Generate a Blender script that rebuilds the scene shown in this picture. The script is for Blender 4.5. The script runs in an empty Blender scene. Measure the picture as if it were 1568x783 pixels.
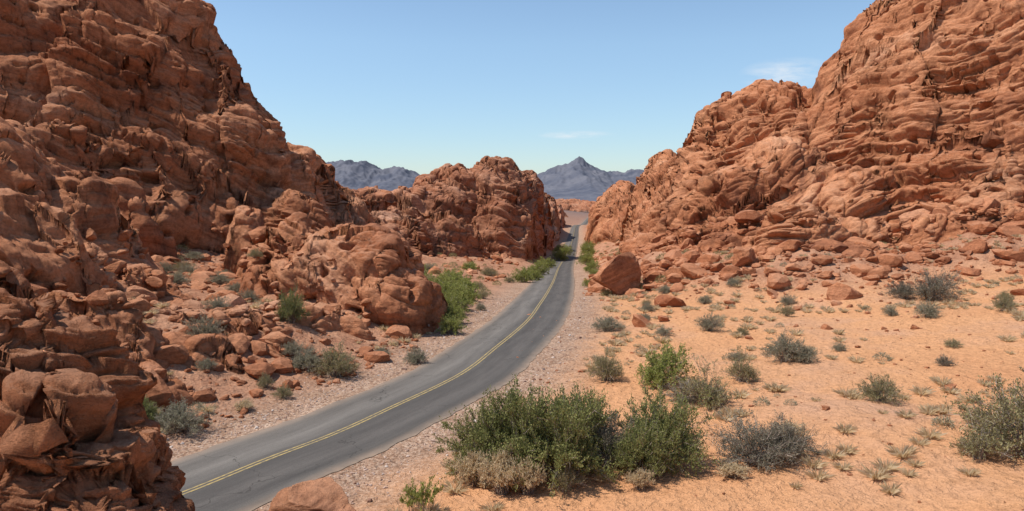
import bpy, math, numpy as np, time
from mathutils import Vector
T0=time.time()
CAMZ=11.0
scene=bpy.context.scene
rs=np.random.RandomState(11)
# ------------------------------------------------------------------ noise
_g=rs.normal(size=(4096,3)); _g/=np.linalg.norm(_g,axis=1)[:,None]; _g=_g.astype(np.float32)
_r=rs.rand(4096,4).astype(np.float32)
def hsh(ix,iy,iz):
    h=ix*374761393+iy*668265263+iz*1442695041
    h=(h^(h>>13))*1274126177
    return (h^(h>>16))&4095
def noise(x,y,z):
    x=np.asarray(x,dtype=np.float64)+311.7; y=np.asarray(y,dtype=np.float64)+127.3; z=np.asarray(z,dtype=np.float64)+74.9
    x,y,z=np.broadcast_arrays(x,y,z)
    ix=np.floor(x).astype(np.int64); iy=np.floor(y).astype(np.int64); iz=np.floor(z).astype(np.int64)
    fx=(x-ix).astype(np.float32); fy=(y-iy).astype(np.float32); fz=(z-iz).astype(np.float32)
    u=fx*fx*fx*(fx*(fx*6-15)+10); v=fy*fy*fy*(fy*(fy*6-15)+10); w=fz*fz*fz*(fz*(fz*6-15)+10)
    def c(a,b,d):
        g=_g[hsh(ix+a,iy+b,iz+d)]
        return g[...,0]*(fx-a)+g[...,1]*(fy-b)+g[...,2]*(fz-d)
    x00=c(0,0,0); x00+=u*(c(1,0,0)-x00)
    x10=c(0,1,0); x10+=u*(c(1,1,0)-x10)
    x00+=v*(x10-x00)
    x01=c(0,0,1); x01+=u*(c(1,0,1)-x01)
    x11=c(0,1,1); x11+=u*(c(1,1,1)-x11)
    x01+=v*(x11-x01)
    return (x00+w*(x01-x00))*1.5
def cells(x,y,seed):
    ix=np.floor(x).astype(np.int64); iy=np.floor(y).astype(np.int64)
    f1=np.full(x.shape,9.,np.float32); f2=f1.copy(); rnd=np.zeros(x.shape,np.float32)
    for a in (-1,0,1):
        for b in (-1,0,1):
            r=_r[hsh(ix+a,iy+b,np.int64(seed))]
            d=np.sqrt((ix+a+r[...,0]-x)**2+(iy+b+r[...,1]-y)**2).astype(np.float32)
            m=d<f1
            f2=np.where(m,f1,np.minimum(f2,d)); rnd=np.where(m,r[...,2],rnd); f1=np.where(m,d,f1)
    return f1,f2,rnd
def sstep(a,b,x):
    t=np.clip((x-a)/(b-a),0,1); return t*t*(3-2*t)
# ------------------------------------------------------------------ road alignment
RY=np.array([-60,-20,2,18,27.2,30.5,33.7,38.5,45.3,54.1,63.9,82,107,172,247,362,450,770,1100,1500,2200,6000.])
RX=np.array([-95,-58,-35,-18.5,-12.1,-10.35,-8.45,-6.26,-3.36,-1.15,0.9,3.2,5.6,10.9,17.8,28.5,37.0,68,113,164,150,100.])
ZY=np.array([-60,40,60,82,107,172,247,362,450,600,770,900,1100,1500,2200,6000.])
ZZ=np.array([0,0,0,-.6,-1.8,-5,-8.6,-13,-13.0,-13.6,-16,-21,-19.5,-18,-18,-16.])
def spl(X,Y):
    h=np.diff(X); d=np.diff(Y)/h; m=np.zeros(len(X)); m[0]=d[0]; m[-1]=d[-1]
    m[1:-1]=(d[:-1]*h[1:]+d[1:]*h[:-1])/(h[1:]+h[:-1])
    def f(q):
        q=np.asarray(q,dtype=np.float64); qc=np.clip(q,X[0],X[-1])
        i=np.clip(np.searchsorted(X,qc)-1,0,len(X)-2); t=(qc-X[i])/h[i]
        return (2*t**3-3*t**2+1)*Y[i]+(t**3-2*t**2+t)*h[i]*m[i]+(-2*t**3+3*t**2)*Y[i+1]+(t**3-t**2)*h[i]*m[i+1]
    return f
road_x=spl(RY,RX); road_z=spl(ZY,ZZ)
def road_s(x,y):
    dx=(road_x(y+.5)-road_x(y-.5)); return (x-road_x(y))/np.sqrt(1+dx*dx)
TAL=None
def talus(x,y):
    if TAL is None: return 0.
    g,x0,y0,st=TAL
    u=np.clip((x-x0)/st,0,g.shape[0]-1.01); v=np.clip((y-y0)/st,0,g.shape[1]-1.01)
    i=u.astype(int); j=v.astype(int); a=u-i; b=v-j
    return g[i,j]*(1-a)*(1-b)+g[i+1,j]*a*(1-b)+g[i,j+1]*(1-a)*b+g[i+1,j+1]*a*b
def ground(x,y):
    x=np.asarray(x,dtype=np.float64); y=np.asarray(y,dtype=np.float64)
    s=road_s(x,y); zr=road_z(y); d=np.hypot(x,y)
    sr=np.maximum(0,s-5); sl=np.maximum(0,-s-5)
    r=.03*sr+.0011*sr**2+.065*sl+.0012*sl**2
    r=14*(1-np.exp(-r/14))
    a=np.abs(s)
    e=sstep(4.6,12,a)
    t=talus(x,y)*sstep(6,15,a)
    und=e*((.45+.12*t)*noise(x/9,y/9,0)+(.12+.09*t)*noise(x/2.3,y/2.3,3)+(.05+.03*t)*noise(x/.7,y/.7,5)*(d<120))
    far=sstep(250,700,d); und=und+far*e*4*noise(x/90,y/90,2)*sstep(10,80,a)
    h=zr+r+und+t
    h-= (1-sstep(3.4,4.6,a))*(.02+.0006*np.clip(d-60,0,1500)) + .02*(sstep(3.4,4.2,a)*(1-sstep(4.8,7,a)))
    k=9.2-.62*d+.25*noise(x/2,y/2,9)
    return np.where(d<25,np.maximum(h,k),h)
# ------------------------------------------------------------------ rock masses: cx,cy,rx,ry,rot,zb,zt,p,group
L=[
# left cliff
(-82,118,54,40,0,0,55,2.0,0),(-64,112,22,30,20,0,35,2.2,0),(-96,90,40,22,0,0,40,2.2,0),
(-46,112,12,20,0,0,25,2.2,0),(-38,124,12,18,0,0,20,2.2,0),(-33,132,9,18,0,0,14,2.2,0),(-58,88,17,10,-15,2,20,2.2,0),(-50,96,11,10,0,2,20,2.3,0),
(-31,106,6,9,0,2,12.0,2.3,0),(-40,99,7,6,0,2,12,2.3,0),
# left near outcrops
(-50,62,20,12,0,1,18,2.2,1),(-38,62,8,7,20,1,11.5,2.4,1),(-35,46,12,7,0,0,10.6,2.6,1),(-31.5,50,5.5,5,0,0,7.4,2.5,1),
(-26.5,38,8,5,10,-1,5.6,2.4,1),(-19.5,37,3.2,3.0,0,-1,2.4,2.4,1),(-20,50,6,5,0,0,3.2,2.2,1),(-16,55,4,4,0,0,3.4,2.2,1),(-30,57,5,4,0,0,5.4,2.4,1),
(-22,73,5,5,0,2,8.4,2.4,1),(-27.5,77,2.6,2.6,0,2,10.2,2.8,1),
(-13.5,64,6.8,6.5,0,0,7.6,2.4,1),(-9.6,62,3.6,4,0,0,5.0,2.4,1),(-17,69,6,6,0,0,7.4,2.4,1),(-7.6,64,2.4,3.5,0,-1,3.6,2.4,1),(-20,64,4,4,0,0,4.8,2.3,1),
(-19,43,3.5,3,0,-1,2.4,2.4,1),(-15.5,47,2.5,2.2,0,-1,1.9,2.4,1),(-12.6,55,2.4,2,0,-1,2.2,2.4,1),
# centre
(-48,150,17,18,0,0,11.5,2.2,2),(-34,172,17,20,0,-2,11.5,2.2,2),(-24,160,12,14,0,-3,8.0,2.3,2),(-15,168,9,12,0,-4,6.5,2.4,2),(-30,140,8,8,0,-2,5,2.4,2),
(-6,215,15,28,0,-6,21.5,1.9,2),(-14,212,20,24,0,-6,17.0,1.9,2),(-22,198,12,15,0,-6,12.5,2.3,2),(-3,198,10,13,0,-6,9.5,2.3,2),(3,240,14,30,0,-6,17.5,2.0,2),
(-3,330,25,60,0,-12,19,2.0,2),(18,480,19,90,0,-12,14,2.0,2),(-60,260,42,40,0,-6,12.0,2.1,2),(-80,450,60,70,0,-12,15,2.0,2),(-30,400,50,50,0,-10,14,2.1,2),
(-150,420,60,60,0,-5,17,2.1,2),(45,700,16,90,0,-16,4,2,2),(-40,800,80,90,0,-16,13,2,2),(20,1150,70,90,0,-22,9,2,2),(205,1150,75,110,0,-22,14,2,2),(110,1650,170,70,0,-20,8,2,2),
# right cliff
(102,138,56,46,0,0,63,2.1,3),(75,126,19,22,0,0,42,2.3,3),(53,154,18,26,0,0,35,2.4,3),(64,146,12,20,0,0,36,2.4,3),(51,188,15,22,0,0,27,2.3,3),
(52,242,15,36,0,-4,24.5,2.1,3),(52,345,17,50,0,-10,16.5,2.1,3),(72,520,18,90,0,-14,13,2.1,3),(115,620,40,90,0,-14,24,2.1,3),(105,800,20,90,0,-16,8,2.1,3),
(43,124,16,20,-20,0,19.5,2.4,3),(34,131,10,18,0,0,12.5,2.3,3),(53,112,12,10,0,1,15.5,2.6,3),(36,93,6,5,15,1,10.6,3,3),(31,101,6,6,0,0,7.8,2.6,3),(46,97,6,4,0,1,8.5,2.6,3),
(68,106,18,14,0,2,21,2.4,3),(78,97,15,10,0,2,17.5,2.6,3),(60,92,8,5,10,2,9.8,2.7,3),(84,88,16,8,0,2,13,2.5,3),(53,94,5,4,0,2,8.5,2.7,3),(90,112,22,18,0,2,35,2.4,3),
(26,112,5,7,0,-1,5.5,2.5,3),(25,130,5,8,0,-2,4.5,2.4,3),(30,150,8,15,0,-3,7.5,2.3,3),
# foreground by the viewpoint
(-9.2,11.2,3.9,3.4,0,1,9.25,2.8,4),(-6.4,9.9,2.2,2.2,0,1,8.25,2.6,4),(-5.4,9.2,1.6,1.8,20,1,7.2,2.4,4),(-11.5,14,4,3,0,0,7.6,2.4,4),
]
def rocks(x,y):
    sh=x.shape; x=x.ravel(); y=y.ravel()
    H=np.full(x.shape,-60.); R=np.full(x.shape,5.); G=np.zeros(x.shape,np.int8)
    for k,(cx,cy,rx,ry,rot,zb,zt,p,g) in enumerate(L):
        m=np.nonzero((np.abs(x-cx)<1.7*max(rx,ry))&(np.abs(y-cy)<1.7*max(rx,ry)))[0]
        if not len(m): continue
        X=x[m]; Y=y[m]; l=.9*min(rx,ry); mr=min(rx,ry)
        wa=.16 if g==4 else .3
        a=noise(X/l,Y/l,cx*.31); b=noise(X/l,Y/l,cx*.31+1.5); a2=noise(X/l*3,Y/l*3,cx*.31)
        dx=X-cx+wa*min(rx,15)*a+.10*min(rx,15)*a2; dy=Y-cy+wa*min(ry,15)*b
        c,s=math.cos(math.radians(rot)),math.sin(math.radians(rot))
        q=np.sqrt(((dx*c+dy*s)/rx)**2+((-dx*s+dy*c)/ry)**2)
        ex=.5 if mr<4 else (.62 if mr<9 else .78)
        h=np.where(q<1,zb+(zt-zb)*np.power(np.maximum(1-q**p,0),ex),zb-(q-1)*(zt-zb)*1.2)
        w=h>H[m]; mm=m[w]
        H[mm]=h[w]; R[mm]=mr; G[mm]=g
    ok=np.nonzero(H>-25)[0]
    X=x[ok];Y=y[ok];h=H[ok];r=R[ok]
    for S,A in ((15,2.8),(6.5,1.6),(2.8,.6),(1.1,.30)):
        wx=X+S*.35*noise(X/S,Y/S,S); wy=Y+S*.35*noise(X/S,Y/S,S+5)
        f1,f2,rn=cells(wx/S,wy/S*.8,int(S*10))
        w=np.clip(r/(1.6*S),0,1)**1.3
        if S<2: w=w*(G[ok]==4)
        h=h+w*A*((rn-.5)*1.5+.9*(np.sqrt(np.maximum(0,1-(f1/.85)**2))-.6))
    s=np.abs(road_s(X,Y)); h=h-45*(1-sstep(3.5,6.5+.012*np.clip(Y,0,700),s))*(Y>25)*(Y<1560)
    H[ok]=h
    return H.reshape(sh),R.reshape(sh),G.reshape(sh)
def bedding(x,y,z):
    return z-.36*np.tanh(x/20)*x*np.exp(-np.abs(x)/300)+4.2*noise(x/24,y/24,z/24)+1.1*noise(x/7,y/7,z/7+9)+.1*y*np.tanh(y/200)
# talus aprons
tx_=np.arange(-170,200,2.); ty_=np.arange(30,420,2.)
TX,TY=np.meshgrid(tx_,ty_,indexing='ij')
h_,r_,g_=rocks(TX,TY); base_=ground(TX,TY)
dist=np.where((h_>base_+.3)&(r_>4.4),0.,999.)
for _ in range(11):
    for (a,b,c) in ((1,0,2.),(-1,0,2.),(0,1,2.),(0,-1,2.),(1,1,2.83),(-1,1,2.83),(1,-1,2.83),(-1,-1,2.83)):
        dist=np.minimum(dist,np.roll(np.roll(dist,a,0),b,1)+c)
wt=np.where(TX>0,19.,9.); ht=np.where(TX>0,4.8,2.2)*np.where(TY>130,.8,1)
tg=ht*np.clip(1-dist/wt,0,1)**1.35*np.where(TX>-5,sstep(52,66,TY),1)
for _ in range(3): tg=(tg*2+np.roll(tg,1,0)+np.roll(tg,-1,0)+np.roll(tg,1,1)+np.roll(tg,-1,1))/6
tg[0]=tg[-1]=0; tg[:,0]=tg[:,-1]=0
TAL=(tg,tx_[0],ty_[0],2.)
def disp(x,y,z,t,d,R):
    px=d/739.
    fd=lambda l: np.clip(l/(2.2*px)-.6,0,1)
    D=np.clip(R/9,0,1)*1.6*noise(x/8,y/8,z/8+3)
    D+=np.clip(R/14,0,1)*1.5*(1.9*np.abs(noise(x/60,y/60,t/9+31))**.6-.8)
    D+=np.clip(R/7,.1,1)*1.2*(np.sqrt(np.abs(noise(x/7.5,y/7.5,t/3.2)))-.5)
    D+=np.clip(R/3,.15,1)*.5*(np.sqrt(np.abs(noise(x/3.4,y/3.4,t/1.3+20)))-.5)
    m=.25+1.4*sstep(-.12,.38,noise(x/12,y/12,t/9+50)); m=np.where(d<22,np.maximum(m,1.0),m)
    for l,a in ((3.2,.78),(1.35,.50),(.6,.27),(.26,.115),(.11,.050),(.05,.022)):
        if fd(l).max()<=0: continue
        D+=np.clip(R/(l*1.6),0,1)*a*m*(1.9*np.abs(noise(x/(8*l),y/(8*l),t/l+l*77))**.6-.8)*fd(l)
    for l,a in ((2.2,.28),(.9,.18),(.33,.075),(.12,.03),(.05,.012)):
        if fd(l).max()<=0: continue
        D+=a*noise(x/l,y/l,z/l)*fd(l)*np.clip(R/3,.4,1)
    pt=noise(x/1.9,y/1.9,z/1.4+60); D-=np.clip(R/5,0,1)*1.2*sstep(.40,.60,pt)*fd(1.5)
    return D
# ------------------------------------------------------------------ mesh helpers
def make_mesh(name,V,F,mat=None,smooth=True,attrs=None,cols=None,link=True):
    me=bpy.data.meshes.new(name); V=np.ascontiguousarray(V,dtype=np.float32); F=np.ascontiguousarray(F,dtype=np.int32)
    n,k=F.shape
    me.vertices.add(len(V)); me.vertices.foreach_set('co',V.ravel())
    me.loops.add(n*k); me.loops.foreach_set('vertex_index',F.ravel())
    me.polygons.add(n); me.polygons.foreach_set('loop_start',np.arange(0,n*k,k,dtype=np.int32))
    me.polygons.foreach_set('loop_total',np.full(n,k,dtype=np.int32))
    me.polygons.foreach_set('use_smooth',np.full(n,smooth,dtype=bool))
    for an,(ty,arr) in (attrs or {}).items():
        at=me.attributes.new(an,ty,'POINT')
        at.data.foreach_set('vector' if ty=='FLOAT_VECTOR' else 'value',np.ascontiguousarray(arr,dtype=np.float32).ravel())
    me.update(calc_edges=True); me.validate()
    if mat: me.materials.append(mat)
    if not link: return me
    ob=bpy.data.objects.new(name,me); scene.collection.objects.link(ob); return ob
def grid_faces(nc,nr,wrap=False):
    i=np.arange(nc if wrap else nc-1)[:,None]; j=np.arange(nr-1)[None,:]
    i2=(i+1)%nc
    a=i*nr+j; b=i2*nr+j
    return np.stack([a,b,b+1,a+1],-1).reshape(-1,4)
# ------------------------------------------------------------------ materials
def mat_new(name):
    m=bpy.data.materials.new(name); m.use_nodes=True; nt=m.node_tree; b=nt.nodes['Principled BSDF']
    b.inputs['Roughness'].default_value=1.
    try: b.inputs['Specular IOR Level'].default_value=.08
    except: pass
    return m,nt,b
class NB:
    def __init__(s,nt): s.nt=nt
    def n(s,t,**k):
        o=s.nt.nodes.new(t)
        for a,b in k.items():
            if a.startswith('_'): setattr(o,a[1:],b)
            else: o.inputs[a.replace('__',' ')].default_value=b
        return o
    def l(s,a,b): s.nt.links.new(a,b)
    def noise(s,vec,scale,detail=4,rough=.6,dist=0):
        o=s.nt.nodes.new('ShaderNodeTexNoise'); o.inputs['Scale'].default_value=scale; o.inputs['Detail'].default_value=detail
        o.inputs['Roughness'].default_value=rough; o.inputs['Distortion'].default_value=dist
        if vec is not None: s.l(vec,o.inputs['Vector'])
        return o.outputs['Fac']
    def vor(s,vec,scale,feat='F1',out='Distance'):
        o=s.nt.nodes.new('ShaderNodeTexVoronoi'); o.feature=feat; o.inputs['Scale'].default_value=scale
        s.l(vec,o.inputs['Vector']); return o.outputs[out]
    def ramp(s,f,pts):
        o=s.nt.nodes.new('ShaderNodeValToRGB'); cr=o.color_ramp
        while len(cr.elements)<len(pts): cr.elements.new(.5)
        for e,(p,c) in zip(cr.elements,pts): e.position=p; e.color=(c,c,c,1) if not isinstance(c,tuple) else (*c,1)
        s.l(f,o.inputs['Fac']); return o.outputs['Color']
    def mix(s,f,a,b,mode='MIX'):
        o=s.nt.nodes.new('ShaderNodeMix'); o.data_type='RGBA'; o.blend_type=mode
        for inp,v in ((o.inputs[0],f),(o.inputs[6],a),(o.inputs[7],b)):
            if isinstance(v,(int,float)): inp.default_value=v
            elif isinstance(v,tuple): inp.default_value=(*v,1)
            else: s.l(v,inp)
        return o.outputs[2]
    def math(s,op,a,b=0,c=0,clamp=False):
        o=s.nt.nodes.new('ShaderNodeMath'); o.operation=op; o.use_clamp=clamp
        for inp,v in zip(o.inputs,(a,b,c)):
            if isinstance(v,(int,float)): inp.default_value=v
            else: s.l(v,inp)
        return o.outputs[0]
    def attr(s,name):
        o=s.nt.nodes.new('ShaderNodeAttribute'); o.attribute_name=name; return o
    def vmul(s,v,m):
        o=s.nt.nodes.new('ShaderNodeVectorMath'); o.operation='MULTIPLY'; s.l(v,o.inputs[0]); o.inputs[1].default_value=m; return o.outputs[0]
    def bump(s,h,dist,strength=1,prev=None):
        o=s.nt.nodes.new('ShaderNodeBump'); o.inputs['Distance'].default_value=dist; o.inputs['Strength'].default_value=strength
        s.l(h,o.inputs['Height'])
        if prev is not None: s.l(prev,o.inputs['Normal'])
        return o.outputs[0]
def rock_mat(name,tint=(1,1,1),bed=True):
    m,nt,b=mat_new(name); N=NB(nt)
    geo=N.n('ShaderNodeNewGeometry'); pos=geo.outputs['Position']
    bc=N.attr('bedco').outputs['Vector'] if bed else pos
    A=lambda c: (c[0]*tint[0],c[1]*tint[1]*.965,c[2]*tint[2]*.87)
    big=N.noise(N.vmul(bc,(.05,.05,.12)),1,3,.6)
    col=N.ramp(big,[(.3,A((.37,.140,.074))),(.45,A((.48,.197,.104))),(.58,A((.56,.255,.142))),(.72,A((.66,.36,.235)))])
    st=N.noise(N.vmul(bc,(.14,.14,2.2)),1,5,.7)
    col=N.mix(.9,col,N.ramp(st,[(.32,(.58,.51,.47)),(.5,(1,1,1)),(.7,(1.22,1.26,1.28))]),'MULTIPLY')
    var=N.noise(pos,.16,5,.68,.6)
    col=N.mix(N.ramp(var,[(.53,0.),(.68,.75)]),col,A((.19,.077,.05)))
    sp=N.noise(pos,2.6,8,.76)
    col=N.mix(.85,col,N.ramp(sp,[(.3,(.52,.49,.47)),(.52,(1.04,1.03,1.02)),(.72,(1.32,1.31,1.30))]),'MULTIPLY')
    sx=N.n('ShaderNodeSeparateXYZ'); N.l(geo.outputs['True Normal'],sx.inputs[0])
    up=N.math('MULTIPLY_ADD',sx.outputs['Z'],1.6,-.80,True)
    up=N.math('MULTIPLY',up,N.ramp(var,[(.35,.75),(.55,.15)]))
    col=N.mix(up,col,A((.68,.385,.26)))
    N.l(col,b.inputs['Base Color'])
    fine=N.noise(N.vmul(bc,(1.1,1.1,13)),1,4,.7)
    b2=N.bump(fine,.11,1.)
    b3=N.bump(sp,.27,1.,b2)
    N.l(b3,b.inputs['Normal'])
    return m
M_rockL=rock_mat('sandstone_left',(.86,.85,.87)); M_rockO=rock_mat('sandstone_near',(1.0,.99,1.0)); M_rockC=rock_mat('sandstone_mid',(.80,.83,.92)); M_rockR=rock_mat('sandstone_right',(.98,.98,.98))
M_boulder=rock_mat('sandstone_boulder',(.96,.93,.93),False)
# ------------------------------------------------------------------ rock terrain mesh
def azs():
    a=np.concatenate([np.arange(-62,-36.5,.35),np.arange(-36.5,36.5,.072),np.arange(36.5,62,.35)])
    return np.radians(a)
az=azs(); nc=len(az)
rr=np.exp(np.linspace(math.log(5),math.log(1800),680))
A_,R_=np.meshgrid(az,rr,indexing='ij')
X=np.sin(A_)*R_; Y=np.cos(A_)*R_
hr,_,_=rocks(X,Y); hg=ground(X,Y)
P=np.maximum(hr,hg-1.0)
e=(P-CAMZ)/R_; rm=np.maximum.accumulate(e,axis=1)
vis=np.where(e>=rm-.012,1.,.14)
w=vis*np.where(hr>hg-1.3,1.,.04)
dr=np.diff(R_,axis=1); dh=np.diff(P,axis=1)
ds=np.sqrt((.4*dr)**2+dh**2)/R_[:,1:]*w[:,1:]
pad=16; k=np.hanning(2*pad+1); k/=k.sum()
dsp=np.pad(ds,((pad,pad),(0,0)),'edge'); ds=sum(k[i]*dsp[i:i+nc] for i in range(2*pad+1))
ds=ds+1e-7
cum=np.concatenate([np.zeros((nc,1)),np.cumsum(ds,1)],1)
NR=900
RR=np.empty((nc,NR))
for i in range(nc):
    RR[i]=np.interp(np.linspace(0,cum[i,-1],NR),cum[i],rr)
AA=np.repeat(az[:,None],NR,1)
X=np.sin(AA)*RR; Y=np.cos(AA)*RR
hr,Rl,G=rocks(X,Y); hg=ground(X,Y)
valid=hr>hg-.9
Z=np.maximum(hr,hg-1.6)
print('macro',time.time()-T0)
Pm=np.stack([X,Y,Z],-1)
du=np.gradient(Pm,axis=0); dv=np.gradient(Pm,axis=1)
nm=np.cross(dv,du); nm/=np.linalg.norm(nm,axis=-1)[...,None]+1e-9
nm=np.where(nm[...,2:3]<0,-nm,nm)
for _ in range(2):
    nm[1:-1,1:-1]=(nm[1:-1,1:-1]*2+nm[:-2,1:-1]+nm[2:,1:-1]+nm[1:-1,:-2]+nm[1:-1,2:])/6
nm/=np.linalg.norm(nm,axis=-1)[...,None]+1e-9
fv=valid.ravel(); idx=np.nonzero(fv)[0]
fl=Pm.reshape(-1,3); nf=nm.reshape(-1,3); Rf=Rl.ravel()
x,y,z=fl[idx].T
t=bedding(x,y,z); d=np.hypot(x,y)
D=disp(x,y,z,t,d,Rf[idx])
V=fl.copy(); V[idx]+=nf[idx]*D[:,None]
bed=fl.copy(); bed[idx,2]=t
F=grid_faces(nc,NR)
fo=fv[F].sum(1)>=3
F=F[fo]; Gf=G.ravel()[F[:,0]]
print('disp',time.time()-T0,len(F))
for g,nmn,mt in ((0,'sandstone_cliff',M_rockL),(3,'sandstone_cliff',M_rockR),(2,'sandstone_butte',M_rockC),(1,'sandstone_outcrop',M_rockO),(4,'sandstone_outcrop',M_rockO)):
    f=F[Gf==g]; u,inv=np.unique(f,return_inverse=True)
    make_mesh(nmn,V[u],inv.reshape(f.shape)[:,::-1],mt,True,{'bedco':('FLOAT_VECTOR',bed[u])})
print('rocks',time.time()-T0)
# ------------------------------------------------------------------ ground sheet
ga=np.concatenate([np.arange(-180,-40,2.5),np.arange(-40,40,.13),np.arange(40,180,2.5)]); gr=np.concatenate([[.01],np.exp(np.linspace(math.log(2),math.log(60000),900))])
gA,gR=np.meshgrid(np.radians(ga),gr,indexing='ij')
gx=np.sin(gA)*gR; gy=np.cos(gA)*gR; gz=ground(gx,gy)
gs=road_s(gx,gy)
m,nt,b=mat_new('desert_ground_mat'); N=NB(nt)
geo=N.n('ShaderNodeNewGeometry'); pos=geo.outputs['Position']
rd=N.attr('rd').outputs['Fac']; tl=N.attr('tal').outputs['Fac']
ard=N.math('ABSOLUTE',rd)
sand=N.ramp(N.noise(pos,.09,4,.6),[(.3,(.62,.30,.145)),(.5,(.66,.335,.165)),(.7,(.58,.325,.20))])
gn=N.noise(pos,3.,6,.75)
sand=N.mix(.75,sand,N.ramp(gn,[(.3,(.64,.61,.58)),(.55,(1.05,1.05,1.05))]),'MULTIPLY')
n2=N.noise(pos,.35,4,.7)
red=N.ramp(n2,[(.35,(.36,.165,.095)),(.6,(.52,.275,.165))])
red=N.mix(.7,red,N.ramp(gn,[(.3,(.6,.57,.55)),(.6,(1.12,1.12,1.12))]),'MULTIPLY')
side=N.math('MULTIPLY_ADD',rd,.12,.1,True)
side=N.math('MULTIPLY',side,N.math('SUBTRACT',1.05,N.math('MULTIPLY',tl,.55),0,True))
spx=N.n('ShaderNodeSeparateXYZ'); N.l(pos,spx.inputs[0])
farm=N.n('ShaderNodeMapRange'); N.l(spx.outputs['Y'],farm.inputs['Value']); farm.inputs['From Min'].default_value=110; farm.inputs['From Max'].default_value=500
side=N.math('MULTIPLY',side,N.math('SUBTRACT',1,farm.outputs[0]))
sand=N.mix(side,red,sand)
vc=N.vor(pos,9.,'F1','Color'); vb=N.n('ShaderNodeRGBToBW'); N.l(vc,vb.inputs[0])
grav=N.ramp(vb.outputs[0],[(.15,(.30,.185,.125)),(.5,(.45,.30,.215)),(.85,(.56,.42,.32))])
grav=N.mix(.8,grav,N.ramp(n2,[(.35,(.8,.68,.58)),(.65,(1.1,1.06,1.02))]),'MULTIPLY')
wob=N.math('MULTIPLY_ADD',n2,7.,-3.5)
gd=N.math('ADD',ard,wob)
gm=N.ramp(N.math('MULTIPLY',gd,.1),[(.48,1.),(.90,0.)])
col=N.mix(gm,sand,grav)
fm2=N.n('ShaderNodeMapRange'); N.l(spx.outputs['Y'],fm2.inputs['Value']); fm2.inputs['From Min'].default_value=500; fm2.inputs['From Max'].default_value=1500; fm2.inputs['To Max'].default_value=.85
col=N.mix(fm2.outputs[0],col,(.16,.12,.11))
N.l(col,b.inputs['Base Color'])
bb=N.bump(N.noise(pos,1.6,4,.65),.45,1.)
bb=N.bump(gn,.14,.9,bb)
bb=N.bump(N.math('MULTIPLY',vb.outputs[0],gm),.05,.7,bb)
N.l(bb,b.inputs['Normal'])
make_mesh('desert_ground',np.stack([gx,gy,gz],-1).reshape(-1,3),grid_faces(len(ga),len(gr),True)[:,::-1],m,True,{'rd':('FLOAT',np.clip(gs,-200,200).ravel()),'tal':('FLOAT',talus(gx,gy).ravel())})
# ------------------------------------------------------------------ road
ys=np.concatenate([np.arange(-50,130,.25),np.arange(130,500,2.),np.arange(500,1550,6.)])
xc=road_x(ys); zc=road_z(ys); tx=np.gradient(xc,ys); nl=np.sqrt(1+tx*tx); nx=1/nl; ny=-tx/nl
arc=np.concatenate([[0],np.cumsum(np.sqrt(np.diff(xc)**2+np.diff(ys)**2))])
def ribbon(offs,dz,wig=0):
    offs=np.array(offs,dtype=float); O=np.repeat(offs[None],len(ys),0)
    if wig:
        O[:,0]+=wig*noise(arc/1.9,0*arc,1.)+wig*.8*noise(arc/.6,0*arc,4.); O[:,-1]+=wig*noise(arc/1.9,0*arc,7.)+wig*.8*noise(arc/.6,0*arc,9.)
    v=np.stack([xc[:,None]+nx[:,None]*O,ys[:,None]+ny[:,None]*O,zc[:,None]+dz-.012*np.abs(O)+0*O],-1)
    return v,O
v,O=ribbon([-3.45,-3.2,-2.4,-1.6,-.8,0,.8,1.6,2.4,3.2,3.45],.045,.17)
m,nt,b=mat_new('asphalt'); N=NB(nt); geo=N.n('ShaderNodeNewGeometry'); pos=geo.outputs['Position']
uv=N.attr('ruv').outputs['Vector']; b.inputs['Roughness'].default_value=.85
sx=N.n('ShaderNodeSeparateXYZ'); N.l(uv,sx.inputs[0]); u=sx.outputs['X']
base=N.ramp(N.math('MULTIPLY_ADD',u,.14,.5),[(.02,(.18,.152,.128)),(.15,(.140,.123,.108)),(.30,(.172,.153,.135)),(.47,(.116,.104,.093)),(.56,(.088,.079,.072)),(.72,(.116,.103,.093)),(.85,(.097,.087,.079)),(.98,(.15,.128,.108))])
base=N.mix(.9,base,N.ramp(N.noise(N.vmul(uv,(1.2,.12,1)),1,5,.7),[(.3,(.74,.74,.74)),(.7,(1.24,1.23,1.21))]),'MULTIPLY')
base=N.mix(.6,base,N.ramp(N.noise(pos,22,3,.7),[(.3,(.7,.7,.7)),(.7,(1.25,1.25,1.25))]),'MULTIPLY')
wv=N.n('ShaderNodeVectorMath',_operation='ADD'); nn=N.n('ShaderNodeTexNoise',Scale=.8,Detail=3.); N.l(pos,nn.inputs['Vector']); N.l(nn.outputs['Color'],wv.inputs[0]); N.l(N.vmul(pos,(.3,.3,.3)),wv.inputs[1])
ck=N.vor(wv.outputs[0],.5,'DISTANCE_TO_EDGE')
ckm=N.math('MULTIPLY',N.ramp(ck,[(.001,1.),(.008,0.)]),N.ramp(N.noise(pos,.12,2),[(.42,0.),(.54,.75)]))
base=N.mix(ckm,base,(.045,.04,.035))
em=N.n('ShaderNodeMapRange'); N.l(N.math('ABSOLUTE',u),em.inputs['Value']); em.inputs['From Min'].default_value=2.8; em.inputs['From Max'].default_value=3.5; em.inputs['To Max'].default_value=1.
base=N.mix(N.math('MULTIPLY',em.outputs[0],N.noise(pos,1.2,3)),base,(.38,.26,.18))
N.l(base,b.inputs['Base Color'])
ruv=np.stack([O,np.repeat(arc[:,None],O.shape[1],1),0*O],-1).reshape(-1,3)
make_mesh('asphalt_road',v.reshape(-1,3),grid_faces(len(ys),O.shape[1])[:,::-1],m,True,{'ruv':('FLOAT_VECTOR',ruv)})
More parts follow.
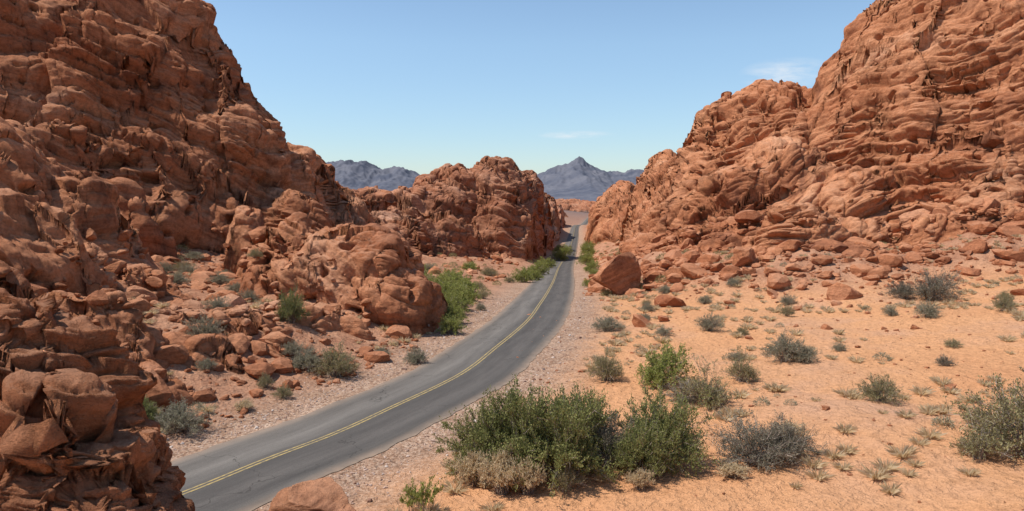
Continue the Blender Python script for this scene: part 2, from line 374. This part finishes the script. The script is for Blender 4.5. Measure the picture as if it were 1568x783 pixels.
m,nt,b=mat_new('yellow_paint'); N=NB(nt); geo=N.n('ShaderNodeNewGeometry'); pos=geo.outputs['Position']
N.l(N.mix(N.ramp(N.noise(pos,5,5,.7),[(.40,.1),(.60,.85)]),(.46,.33,.125),(.20,.165,.115)),b.inputs['Base Color'])
va,_=ribbon([-.16,-.06],.051); vb_,_=ribbon([.06,.16],.051)
f=grid_faces(len(ys),2)[:,::-1]
make_mesh('road_centre_line',np.concatenate([va.reshape(-1,3),vb_.reshape(-1,3)]),np.concatenate([f,f+2*len(ys)]),m)
# ------------------------------------------------------------------ mountains
EX=np.array([-9000,-3000,-1500,-1300,-1180,-1010,-880,-760,-620,-500,-370,-280,-100,100,200,330,400,446,500,560,640,750,850,1000,3000,9000.])
EZ=np.array([150,170,250,285,290,335,250,265,215,205,240,215,160,170,220,270,305,328,310,265,220,240,255,230,170,150.])
mx=np.linspace(-6000,6000,2400); my=np.linspace(-1500,1800,300)
MX,MY=np.meshgrid(mx,my,indexing='ij')
prof=np.where(MY<0,np.exp(-(np.abs(MY)/650)**1.3),np.exp(-(MY/900)**1.5))
rg=sum(a*(1-2*np.abs(noise(MX/l+k*9,MY/l*.6,k))) for k,(l,a) in enumerate(((420,.20),(190,.2),(85,.16),(38,.10))))
MZ=np.interp(MX+30*noise(MX/200,MY/200,3),EX,EZ)*prof*(.78+.36*rg)-18
m,nt,b=mat_new('hazed_mountain_mat'); N=NB(nt); geo=N.n('ShaderNodeNewGeometry'); pos=geo.outputs['Position']
N.l(N.ramp(N.noise(pos,.006,6,.65),[(.35,(.085,.093,.122)),(.6,(.150,.150,.172))]),b.inputs['Base Color'])  # distance haze painted into the blue-grey base colour, no haze volume
make_mesh('mountain_range',np.stack([MX,MY+5000,MZ],-1).reshape(-1,3),grid_faces(2400,300)[:,::-1],m)
# ------------------------------------------------------------------ boulders
import bmesh
def ico(sub):
    bm=bmesh.new(); bmesh.ops.create_icosphere(bm,subdivisions=sub,radius=1)
    v=np.array([q.co[:] for q in bm.verts]); f=np.array([[q.index for q in p.verts] for p in bm.faces]); bm.free(); return v,f
def angular(v,rg,ncut=9):
    v=v.copy()
    for _ in range(ncut):
        n=rg.normal(size=3); n/=np.linalg.norm(n); c=rg.uniform(.45,.85)
        dd=v@n-c; v-=np.where(dd>0,dd,0)[:,None]*n*.93
    return v
iv,iF=ico(3); iv6,iF6=ico(6)
def big_boulder(cx,cy,zc,rx,ry,rz,seed,rot=0,am=.6):
    rg=np.random.RandomState(seed); v=angular(iv6,rg,11)
    n=v/np.linalg.norm(v,axis=1)[:,None]
    v=v*np.array([rx,ry,rz])/.8; c,s=math.cos(rot),math.sin(rot)
    v=np.stack([v[:,0]*c-v[:,1]*s,v[:,0]*s+v[:,1]*c,v[:,2]],-1)+np.array([cx,cy,zc])
    x,y,z=v.T; t=bedding(x,y,z); d=np.hypot(x,y); r=min(rx,rz)
    v=v+n*(disp(x,y,z,t,d,np.full(len(x),r*.5))*am)[:,None]
    bc=v.copy(); bc[:,2]=t
    make_mesh('boulder',v,iF6,M_rockO,True,{'bedco':('FLOAT_VECTOR',bc)})
gz_=lambda x,y: float(ground(np.array([x]),np.array([y]))[0])
big_boulder(-5.3,19.6,gz_(-5.3,19.6)+1.2,1.3,1.2,1.75,5)
big_boulder(12.9,92,gz_(12.9,92)+2.2,2.7,2.6,3.1,44,.4,.6)
big_boulder(27,86,gz_(27,86)+1.0,1.3,1.3,1.5,21)
def scatter(n,fn,seed,size,name,mat,sub=None):
    rg=np.random.RandomState(seed); VV=[];FF=[];o=0
    bv,bf=(iv,iF) if sub is None else sub
    vars_=[angular(bv,rg,10)*np.array([1,rg.uniform(.6,1),rg.uniform(.45,.8)]) for _ in range(14)]
    pts=fn(rg,n); x=pts[:,0]; y=pts[:,1]; z=ground(x,y)
    hr,_,_=rocks(x,y)
    for i in range(len(x)):
        s=size(rg); a=rg.uniform(0,6.28); tl=rg.uniform(-.5,.5); c,sn=math.cos(a),math.sin(a)
        if hr[i]>z[i]+4: continue
        v=vars_[rg.randint(14)]*s
        v=np.stack([v[:,0]*math.cos(tl)-v[:,2]*math.sin(tl),v[:,1],v[:,0]*math.sin(tl)+v[:,2]*math.cos(tl)],-1)
        v=np.stack([v[:,0]*c-v[:,1]*sn,v[:,0]*sn+v[:,1]*c,v[:,2]],-1)
        zz=max(z[i],hr[i]-.2)
        VV.append(v+np.array([x[i],y[i],zz+s*.12])); FF.append(bf+o); o+=len(v)
    make_mesh(name,np.concatenate(VV),np.concatenate(FF),mat,False)
i2=ico(2)
def f_right(rg,n):
    p=np.stack([rg.uniform(9,85,n*8),rg.uniform(54,130,n*8)],-1)
    tv=talus(p[:,0],p[:,1])
    pr=np.clip(tv/2.0,0,1)+.03; ok=(rg.rand(len(p))<pr)&(p[:,0]>road_x(p[:,1])+6+3*noise(p[:,0]/5,p[:,1]/5,1))
    ok&=(rg.rand(len(p))<.7+1.3*noise(p[:,0]/6,p[:,1]/6,8))
    return p[ok][:n]
scatter(9500,f_right,3,lambda g: min(2.1,.15*math.exp(g.normal()*.9+.35)),'rock_rubble',M_boulder,i2)
def f_left(rg,n):
    a=np.stack([rg.uniform(-42,-7,n),rg.uniform(34,98,n)],-1); s=road_s(a[:,0],a[:,1]); 
    return a[(s<-6.2-1.5*noise(a[:,0]/4,a[:,1]/4,2))]
scatter(4800,f_left,4,lambda g: min(1.5,.13*math.exp(g.normal()*.85+.3)),'rock_rubble',M_boulder,i2)
def f_mid(rg,n):
    a=np.stack([rg.uniform(-50,40,n),rg.uniform(115,260,n)],-1); s=road_s(a[:,0],a[:,1]); return a[np.abs(s)>9]
scatter(1500,f_mid,5,lambda g: min(2.2,.4*math.exp(g.normal()*.6)),'rock_rubble',M_boulder,i2)
i1=ico(1)
m,nt,b=mat_new('gravel_mat'); N=NB(nt); geo=N.n('ShaderNodeNewGeometry')
N.l(N.ramp(geo.outputs['Random Per Island'],[(0,(.26,.145,.10)),(.4,(.41,.27,.20)),(.8,(.49,.36,.29)),(1,(.58,.49,.42))]),b.inputs['Base Color'])
def f_grav(rg,n):
    yy=15+rg.rand(n)**1.6*75; side=np.where(rg.rand(n)<.62,-1,1); off=3.9+np.abs(rg.normal(size=n))*1.5
    dx=(road_x(yy+.5)-road_x(yy-.5)); q=np.sqrt(1+dx*dx)
    return np.stack([road_x(yy)+side*off/q,yy-side*off*dx/q],-1)
scatter(7500,f_grav,6,lambda g: .042*math.exp(g.normal()*.5+.1),'roadside_gravel',m,i1)
def f_sand(rg,n): return np.stack([rg.uniform(0,60,n),rg.uniform(20,72,n)],-1)
scatter(3000,f_sand,9,lambda g: .035*math.exp(g.normal()*.8),'pebbles',M_boulder,i1)
print('boulders',time.time()-T0)
# ------------------------------------------------------------------ plants
def leafmat(name,c0,c1,c2,trans=.35):
    m=bpy.data.materials.new(name); m.use_nodes=True; nt=m.node_tree; nt.nodes.clear(); N=NB(nt)
    geo=N.n('ShaderNodeNewGeometry')
    col=N.ramp(geo.outputs['Random Per Island'],[(0,c0),(.55,c1),(1,c2)])
    df=N.n('ShaderNodeBsdfDiffuse'); out=N.n('ShaderNodeOutputMaterial')
    N.l(col,df.inputs[0])
    if trans>0:
        tr=N.n('ShaderNodeBsdfTranslucent'); mx=N.n('ShaderNodeMixShader',Fac=trans)
        N.l(col,tr.inputs[0]); N.l(df.outputs[0],mx.inputs[1]); N.l(tr.outputs[0],mx.inputs[2]); N.l(mx.outputs[0],out.inputs[0])
    else: N.l(df.outputs[0],out.inputs[0])
    return m
M_green=leafmat('creosote_leaf',(.16,.17,.06),(.25,.26,.09),(.40,.38,.155))
M_olive=leafmat('olive_leaf',(.21,.18,.085),(.32,.28,.13),(.46,.40,.22))
M_gray=leafmat('sage_leaf',(.21,.195,.13),(.32,.295,.195),(.45,.405,.285))
M_dark=leafmat('dark_scrub_leaf',(.13,.12,.085),(.22,.198,.14),(.34,.30,.22))
M_bright=leafmat('mesquite_leaf',(.20,.22,.055),(.32,.34,.09),(.46,.46,.16))
M_straw=leafmat('straw',(.52,.39,.22),(.70,.55,.34),(.80,.68,.47),.5)
M_twig=leafmat('twig',(.20,.155,.12),(.30,.24,.19),(.42,.35,.29),.0)
def unit(v): return v/(np.linalg.norm(v,axis=-1,keepdims=True)+1e-9)
def bush(name,seed,lm,stems=110,subs=9,leaves=11,ls=.035,spread=1.0,dens=1.):
    """unit bush: crown radius ~1, height ~1"""
    rg=np.random.RandomState(seed); V=[];F=[];MI=[];o=0
    def quads(a,b_,w,mi):
        nonlocal o
        dirv=unit(b_-a); side=unit(np.cross(dirv,rg.normal(size=a.shape)))*w
        v=np.stack([a-side,a+side,b_+side*.6,b_-side*.6],1).reshape(-1,3); n=len(a)
        V.append(v); F.append(np.arange(4*n).reshape(n,4)+o); o+=4*n; MI.append(np.full(n,mi))
    nl=7; lobes=unit(np.stack([rg.normal(size=nl),rg.normal(size=nl),np.abs(rg.normal(size=nl))*.9+.1],-1)); lb=rg.uniform(.55,1.12,nl)
    th=rg.uniform(0,2*np.pi,stems); ph=np.arccos(rg.uniform(.10,1,stems))*spread
    dr_=np.stack([np.sin(ph)*np.cos(th),np.sin(ph)*np.sin(th),np.cos(ph)],-1)
    k=np.argmax(dr_@lobes.T,1); Ln=lb[k]*(.7+.3*(dr_@lobes.T).max(1))*rg.uniform(.62,1.12,stems)
    base=np.stack([rg.normal(size=stems)*.10,rg.normal(size=stems)*.10,np.zeros(stems)-.03],-1)
    def pt(i,t):
        up=np.array([0,0,1.])
        return base[i]+dr_[i]*(Ln[i]*t)[:,None]+up*(.16*np.sin(np.pi*t))[:,None]
    al=np.arange(stems); ts=np.linspace(0,1,5)
    for a,b2 in zip(ts[:-1],ts[1:]): quads(pt(al,np.full(stems,a)),pt(al,np.full(stems,b2)),.010*(1.2-a),0)
    ns=stems*subs; si=rg.randint(0,stems,ns); tt=rg.uniform(.28,1.,ns)**.8
    p0=pt(si,tt); sd=unit(dr_[si]+rg.normal(size=(ns,3))*.55+np.array([0,0,.25])); sl=rg.uniform(.08,.26,ns)
    p1=p0+sd*sl[:,None]; quads(p0,p1,.0035,0)
    nlv=int(ns*leaves*dens); li=rg.randint(0,ns,nlv); lt=rg.uniform(.1,1.05,nlv)
    c=p0[li]+sd[li]*(sl[li]*lt)[:,None]+rg.normal(size=(nlv,3))*.018
    ld=unit(sd[li]+rg.normal(size=(nlv,3))*.8); s=ls*rg.uniform(.6,1.4,nlv)
    quads(c,c+ld*s[:,None],0.30*ls,1)
    V=np.concatenate(V); V[:,2]=np.maximum(V[:,2],-.05)
    me=make_mesh(name,V,np.concatenate(F),None,False,link=False)
    me.materials.append(M_twig); me.materials.append(lm)
    me.polygons.foreach_set('material_index',np.concatenate(MI).astype(np.int32)); return me
def tuft(rg,n=70,h=1.):
    th=rg.uniform(0,6.28,n); r=rg.rand(n)*.22; ln=rg.uniform(.5,1,n)*h; lean=rg.uniform(.1,1.1,n)
    b0=np.stack([np.cos(th)*r,np.sin(th)*r,0*r],-1); dr=np.stack([np.cos(th)*lean,np.sin(th)*lean,1+0*r],-1); dr=unit(dr)
    sd=np.stack([-np.sin(th+rg.normal(size=n)),np.cos(th),0*r],-1)*.012
    mid=b0+dr*(ln*.6)[:,None]; tip=b0+dr*ln[:,None]+np.stack([np.cos(th)*lean*.25,np.sin(th)*lean*.25,-.1*lean],-1)
    v=np.stack([b0-sd,b0+sd,mid+sd*.8,tip],1).reshape(-1,3); return v,np.arange(4*n).reshape(n,4)
BM={ 'g':[bush('creosote_mesh',1,M_green,170,10,18,.028),bush('creosote_mesh',2,M_green,160,10,18,.028),bush('creosote_mesh',3,M_green,150,10,17,.028)],
 'o':[bush('olive_mesh',4,M_olive,120,9,8,.028),bush('olive_mesh',5,M_olive,100,8,7,.03)],
 's':[bush('sage_mesh',6,M_gray,150,8,9,.03),bush('sage_mesh',7,M_gray,130,8,8,.03)],
 'd':[bush('dark_mesh',8,M_dark,170,9,7,.027),bush('dark_mesh',12,M_dark,150,9,7,.027)],
 'b':[bush('mesquite_mesh',9,M_bright,110,8,10,.04),bush('mesquite_mesh',10,M_bright,100,8,10,.04)],
 'p':[bush('sparse_mesh',13,M_bright,26,5,6,.07,.75)],
 'y':[bush('straw_mesh',14,M_straw,220,6,6,.05,.8)] }
NMS={'g':'creosote_bush','o':'brittlebush','s':'sagebrush','d':'blackbrush','b':'mesquite_bush','p':'desert_milkweed','y':'dry_grass_clump'}
prg=np.random.RandomState(77)
def plant(k,x,y,r,h,dz=0):
    me=BM[k][prg.randint(len(BM[k]))]; ob=bpy.data.objects.new(NMS[k],me); scene.collection.objects.link(ob)
    if k=='b' and x<-2 and 58<y<105: r*=1.3; h*=1.15
    z=gz_(x,y); q,_,_=rocks(np.array([x]),np.array([y])); 
    if q[0]>z: z=max(z,q[0]-.3)
    ob.location=(x,y,z+dz); ob.rotation_euler=(0,0,prg.uniform(0,6.28)); ob.scale=(r,r*prg.uniform(.9,1.1),h)
P_=[('g',.2,28.2,2.3,3.5),('g',1.9,27.4,2.2,3.2),('g',-.9,28.6,1.8,2.7),('g',2.7,29,1.7,3.0),('d',3.7,28.3,1.6,2.4),('g',5.8,28.0,2.0,2.9),('g',4.9,27.3,1.5,2.4),('d',9.6,28.3,2.0,1.8),('d',10.9,29,1.5,1.6),
('y',-.4,26.3,1.1,1.8),('y',-1.5,27.2,.9,1.5),('y',.6,26.1,.8,1.5),('o',1.9,26.2,.9,1.2),('y',4.6,26.0,.6,.8),('y',8.2,26.8,.8,.6),('y',11.8,30.8,.9,1.0),
('b',8.6,42,1.8,2.4),('o',10.2,37.5,2.1,2.1),('d',9.2,38.5,1.3,1.2),('o',5.6,43.5,1.4,1.9),('o',13.4,42.5,1.5,1.8),('s',17.4,46.5,1.6,2.2),('s',18.4,46,1.1,1.4),
('s',8.0,61,1.7,1.5),('d',39,68,2.5,2.9),('d',36.8,69,1.6,2.0),('o',18.3,36,1.2,1.5),('o',39,58,1.2,1.4),('o',19.6,27.5,2.9,3.2),('o',21.8,29,2.4,3.0),('o',17.6,27.3,1.3,1.4),
('s',15.6,58,1.2,1.4),('s',33,58,1.1,1.2),('o',24,64,.9,1.1),('o',17.6,56,.7,.9),('s',11.8,57,.8,.8),('d',25.5,43,.6,.7),('s',22,49,.6,.6),('s',31,60,.7,.8),('s',14.6,47.5,.7,.7),('o',29,48,.7,.6),('s',12,66,.8,.8),
('s',13.5,73,.9,.9),('s',27,72,1.,1.),('o',43,64,.9,1.),('s',20,76,1.,1.),
('o',-10.9,45,1.8,2.1),('s',-12.8,45.5,1.5,1.4),('s',-14,46.5,.9,.9),('s',-18.6,44.5,1.3,1.7),('s',-15.6,34,1.7,1.7),('g',-17.6,34,1.2,1.4),('s',-17.3,41.3,.8,.8),('g',-15.6,51.5,1.2,2.4),('s',-6.4,49,1.0,1.1),
('s',-20.5,51,1.0,1.0),('s',-24,64,1.1,1.1),('s',-21.5,60,1.,1.),('s',-33,70,1.,1.1),('s',-27,68,1.3,1.1),('s',-30,80,1.3,1.2),('o',-36,80,1.6,1.6),('s',-26,82,1.5,1.2),('b',-23.5,84,1.3,1.2),('s',-38,88,1.6,1.3),('s',-33,86,1.4,1.2),
('s',-30,66,1.3,1.2),('s',-33,75,1.4,1.3),('o',-24,69,1.,1.),('s',-28.5,73,1.1,1.),
('o',-14,41.3,.6,.9),('y',-13.8,37.5,.6,.6),('o',-12.6,40,.7,.8),('s',-9,50.5,.8,.7),
('b',-5.0,60,1.0,1.4),('b',-5.2,65,1.2,1.6),('b',-5.8,70,1.4,1.8),('b',-5.6,74,1.7,2.1),('b',-7.2,78,2.1,2.4),('b',-5.3,82,1.8,2.0),('b',-9.5,86,2.0,2.2),('b',-6.2,91,2.2,2.2),('o',-11,92,2.0,1.8),('b',-13.5,98,2.2,2.2),('b',-8.8,102,1.9,1.9),('o',-4.5,98,1.5,1.2),('s',-3.2,75,.8,.8),('b',-11.5,80,1.4,1.5),('b',-10.5,75,1.5,1.8),('o',-3.5,86,1.2,1.2),
('b',2.0,118,2.1,2.4),('b',3.5,124,2.3,2.4),('o',-.5,116,1.5,1.3),('b',4.8,140,2.6,3.0),('b',8.,170,2.8,2.8),('o',-4,130,2,1.8),('b',-8,140,2,1.6),('s',-14,125,2,1.5),('s',-20,118,2,1.5),
('b',14.5,220,3.2,3.4),('b',19,270,3.6,4),('b',20,310,3.6,4),('b',11.3,108,1.3,1.3),('b',16.,150,2.,2.4),('b',19,185,2.6,3),('b',21,205,2.8,3),('b',28,270,3.6,4),('b',33,320,4,4.5),('b',15,132,1.4,1.4),
('p',-3.0,24.6,.85,1.6),('p',-3.5,24.9,.6,1.2),('s',-.2,30.6,.6,.7),('s',2.9,33.5,.7,.8),
('s',24,80,1.,1.),('s',17.5,84,1.2,1.2),('o',14.4,79,.9,.9)]
for p in P_: plant(*p)
def merged(name,mat,n,fn,mk,seed):
    rg=np.random.RandomState(seed); pts=fn(rg,n); VV=[];FF=[];o=0; z=ground(pts[:,0],pts[:,1]); h,_,_=rocks(pts[:,0],pts[:,1])
    vs=[mk(rg) for _ in range(8)]
    for i in range(len(pts)):
        if h[i]>z[i]+.3: continue
        v,f=vs[rg.randint(8)]; s=rg.uniform(.35,1.)*.9; a=rg.uniform(0,6.28); c,sn=math.cos(a),math.sin(a)
        v=v*s; VV.append(np.stack([v[:,0]*c-v[:,1]*sn,v[:,0]*sn+v[:,1]*c,v[:,2]],-1)+np.array([pts[i,0],pts[i,1],z[i]-.02])); FF.append(f+o); o+=len(v)
    make_mesh(name,np.concatenate(VV),np.concatenate(FF),mat,False)
def f_g(rg,n):
    p=np.stack([rg.uniform(-35,60,n),22+rg.rand(n)*75],-1); s=road_s(p[:,0],p[:,1]); k=(np.abs(s)>6.5)&(noise(p[:,0]/7,p[:,1]/7,4)+rg.normal(size=n)*.12>.07); return p[k]
merged('dry_grass',M_straw,3200,f_g,lambda g:tuft(g,90,.75),31)
def mini(g):
    n=260; dd=unit(g.normal(size=(n,3))); dd[:,2]=np.abs(dd[:,2]); c=dd*(g.uniform(.35,1,n)**.5)[:,None]*np.array([.6,.6,.55])
    ld=unit(dd+g.normal(size=(n,3))*.6)*.11; s=unit(np.cross(ld,g.normal(size=(n,3))))*.022
    return np.stack([c-s,c+s,c+ld+s*.5,c+ld-s*.5],1).reshape(-1,3),np.arange(4*n).reshape(n,4)
merged('low_scrub',M_gray,420,f_g,mini,37)
def f_m(rg,n):
    p=np.stack([rg.uniform(-60,75,n),90+rg.rand(n)**1.5*300],-1); s=road_s(p[:,0],p[:,1]); return p[np.abs(s)>6.5]
merged('valley_scrub',M_olive,900,f_m,lambda g:(mini(g)[0]*1.8,mini(g)[1]),41)
print('plants',time.time()-T0)
# ------------------------------------------------------------------ light, sky, camera
sd=Vector((-.48,-.06,.87)).normalized()
el=math.asin(sd.z); azm=math.atan2(sd.x,sd.y)
sl=bpy.data.lights.new('sun','SUN'); sl.energy=4.9; sl.angle=math.radians(.53); sl.color=(1,.955,.88)
so=bpy.data.objects.new('sun',sl); so.rotation_euler=sd.to_track_quat('Z','Y').to_euler(); so.location=(0,0,80); scene.collection.objects.link(so)
wd=bpy.data.worlds.new('World'); scene.world=wd; wd.use_nodes=True; nt=wd.node_tree; N=NB(nt); bg=nt.nodes['Background']
sk=N.n('ShaderNodeTexSky'); sk.sky_type='NISHITA'; sk.sun_disc=False; sk.sun_elevation=el; sk.sun_rotation=azm; sk.altitude=600; sk.air_density=1.15; sk.dust_density=.4; sk.ozone_density=2.0
tc=N.n('ShaderNodeTexCoord'); g=tc.outputs['Generated']
def wisp(c,r,sc):
    mp=N.n('ShaderNodeVectorMath',_operation='SUBTRACT'); N.l(g,mp.inputs[0]); mp.inputs[1].default_value=c
    q=N.vmul(mp.outputs[0],(1/r[0],0,1/r[1])); ln=N.n('ShaderNodeVectorMath',_operation='LENGTH'); N.l(q,ln.inputs[0])
    f=N.math('SUBTRACT',1,ln.outputs['Value'],0,True)
    return N.math('MULTIPLY',f,N.ramp(N.noise(N.vmul(g,(1,1,5)),sc,5,.65),[(.38,0.),(.62,1.)]))
w1=wisp((.338,.925,.155),(.055,.020),14); w2=wisp((.085,.99,.085),(.055,.006),16)
cl=N.math('MULTIPLY',N.math('ADD',w1,w2,0,True),.8)
gz2=N.n('ShaderNodeSeparateXYZ'); N.l(g,gz2.inputs[0])
grade=N.ramp(gz2.outputs['Z'],[(0.,(.76,.85,.98)),(.08,(.84,.93,1.03)),(.2,(1.02,1.07,1.09)),(.45,(1.0,1.0,1.0))])
skc=N.mix(1.,sk.outputs[0],grade,'MULTIPLY')
mix=N.mix(cl,skc,(6.3,6.5,6.7))
N.l(mix,bg.inputs['Color']); bg.inputs['Strength'].default_value=.14
cam=bpy.data.cameras.new('camera'); cam.lens=26; cam.sensor_width=36; cam.clip_end=100000; cam.clip_start=.1
co=bpy.data.objects.new('camera',cam); co.location=(0,0,CAMZ); co.rotation_euler=(math.radians(90-4.37),0,0); scene.collection.objects.link(co); scene.camera=co
scene.view_settings.view_transform='Standard'; scene.view_settings.look='None'; scene.view_settings.exposure=0
print('done',time.time()-T0)
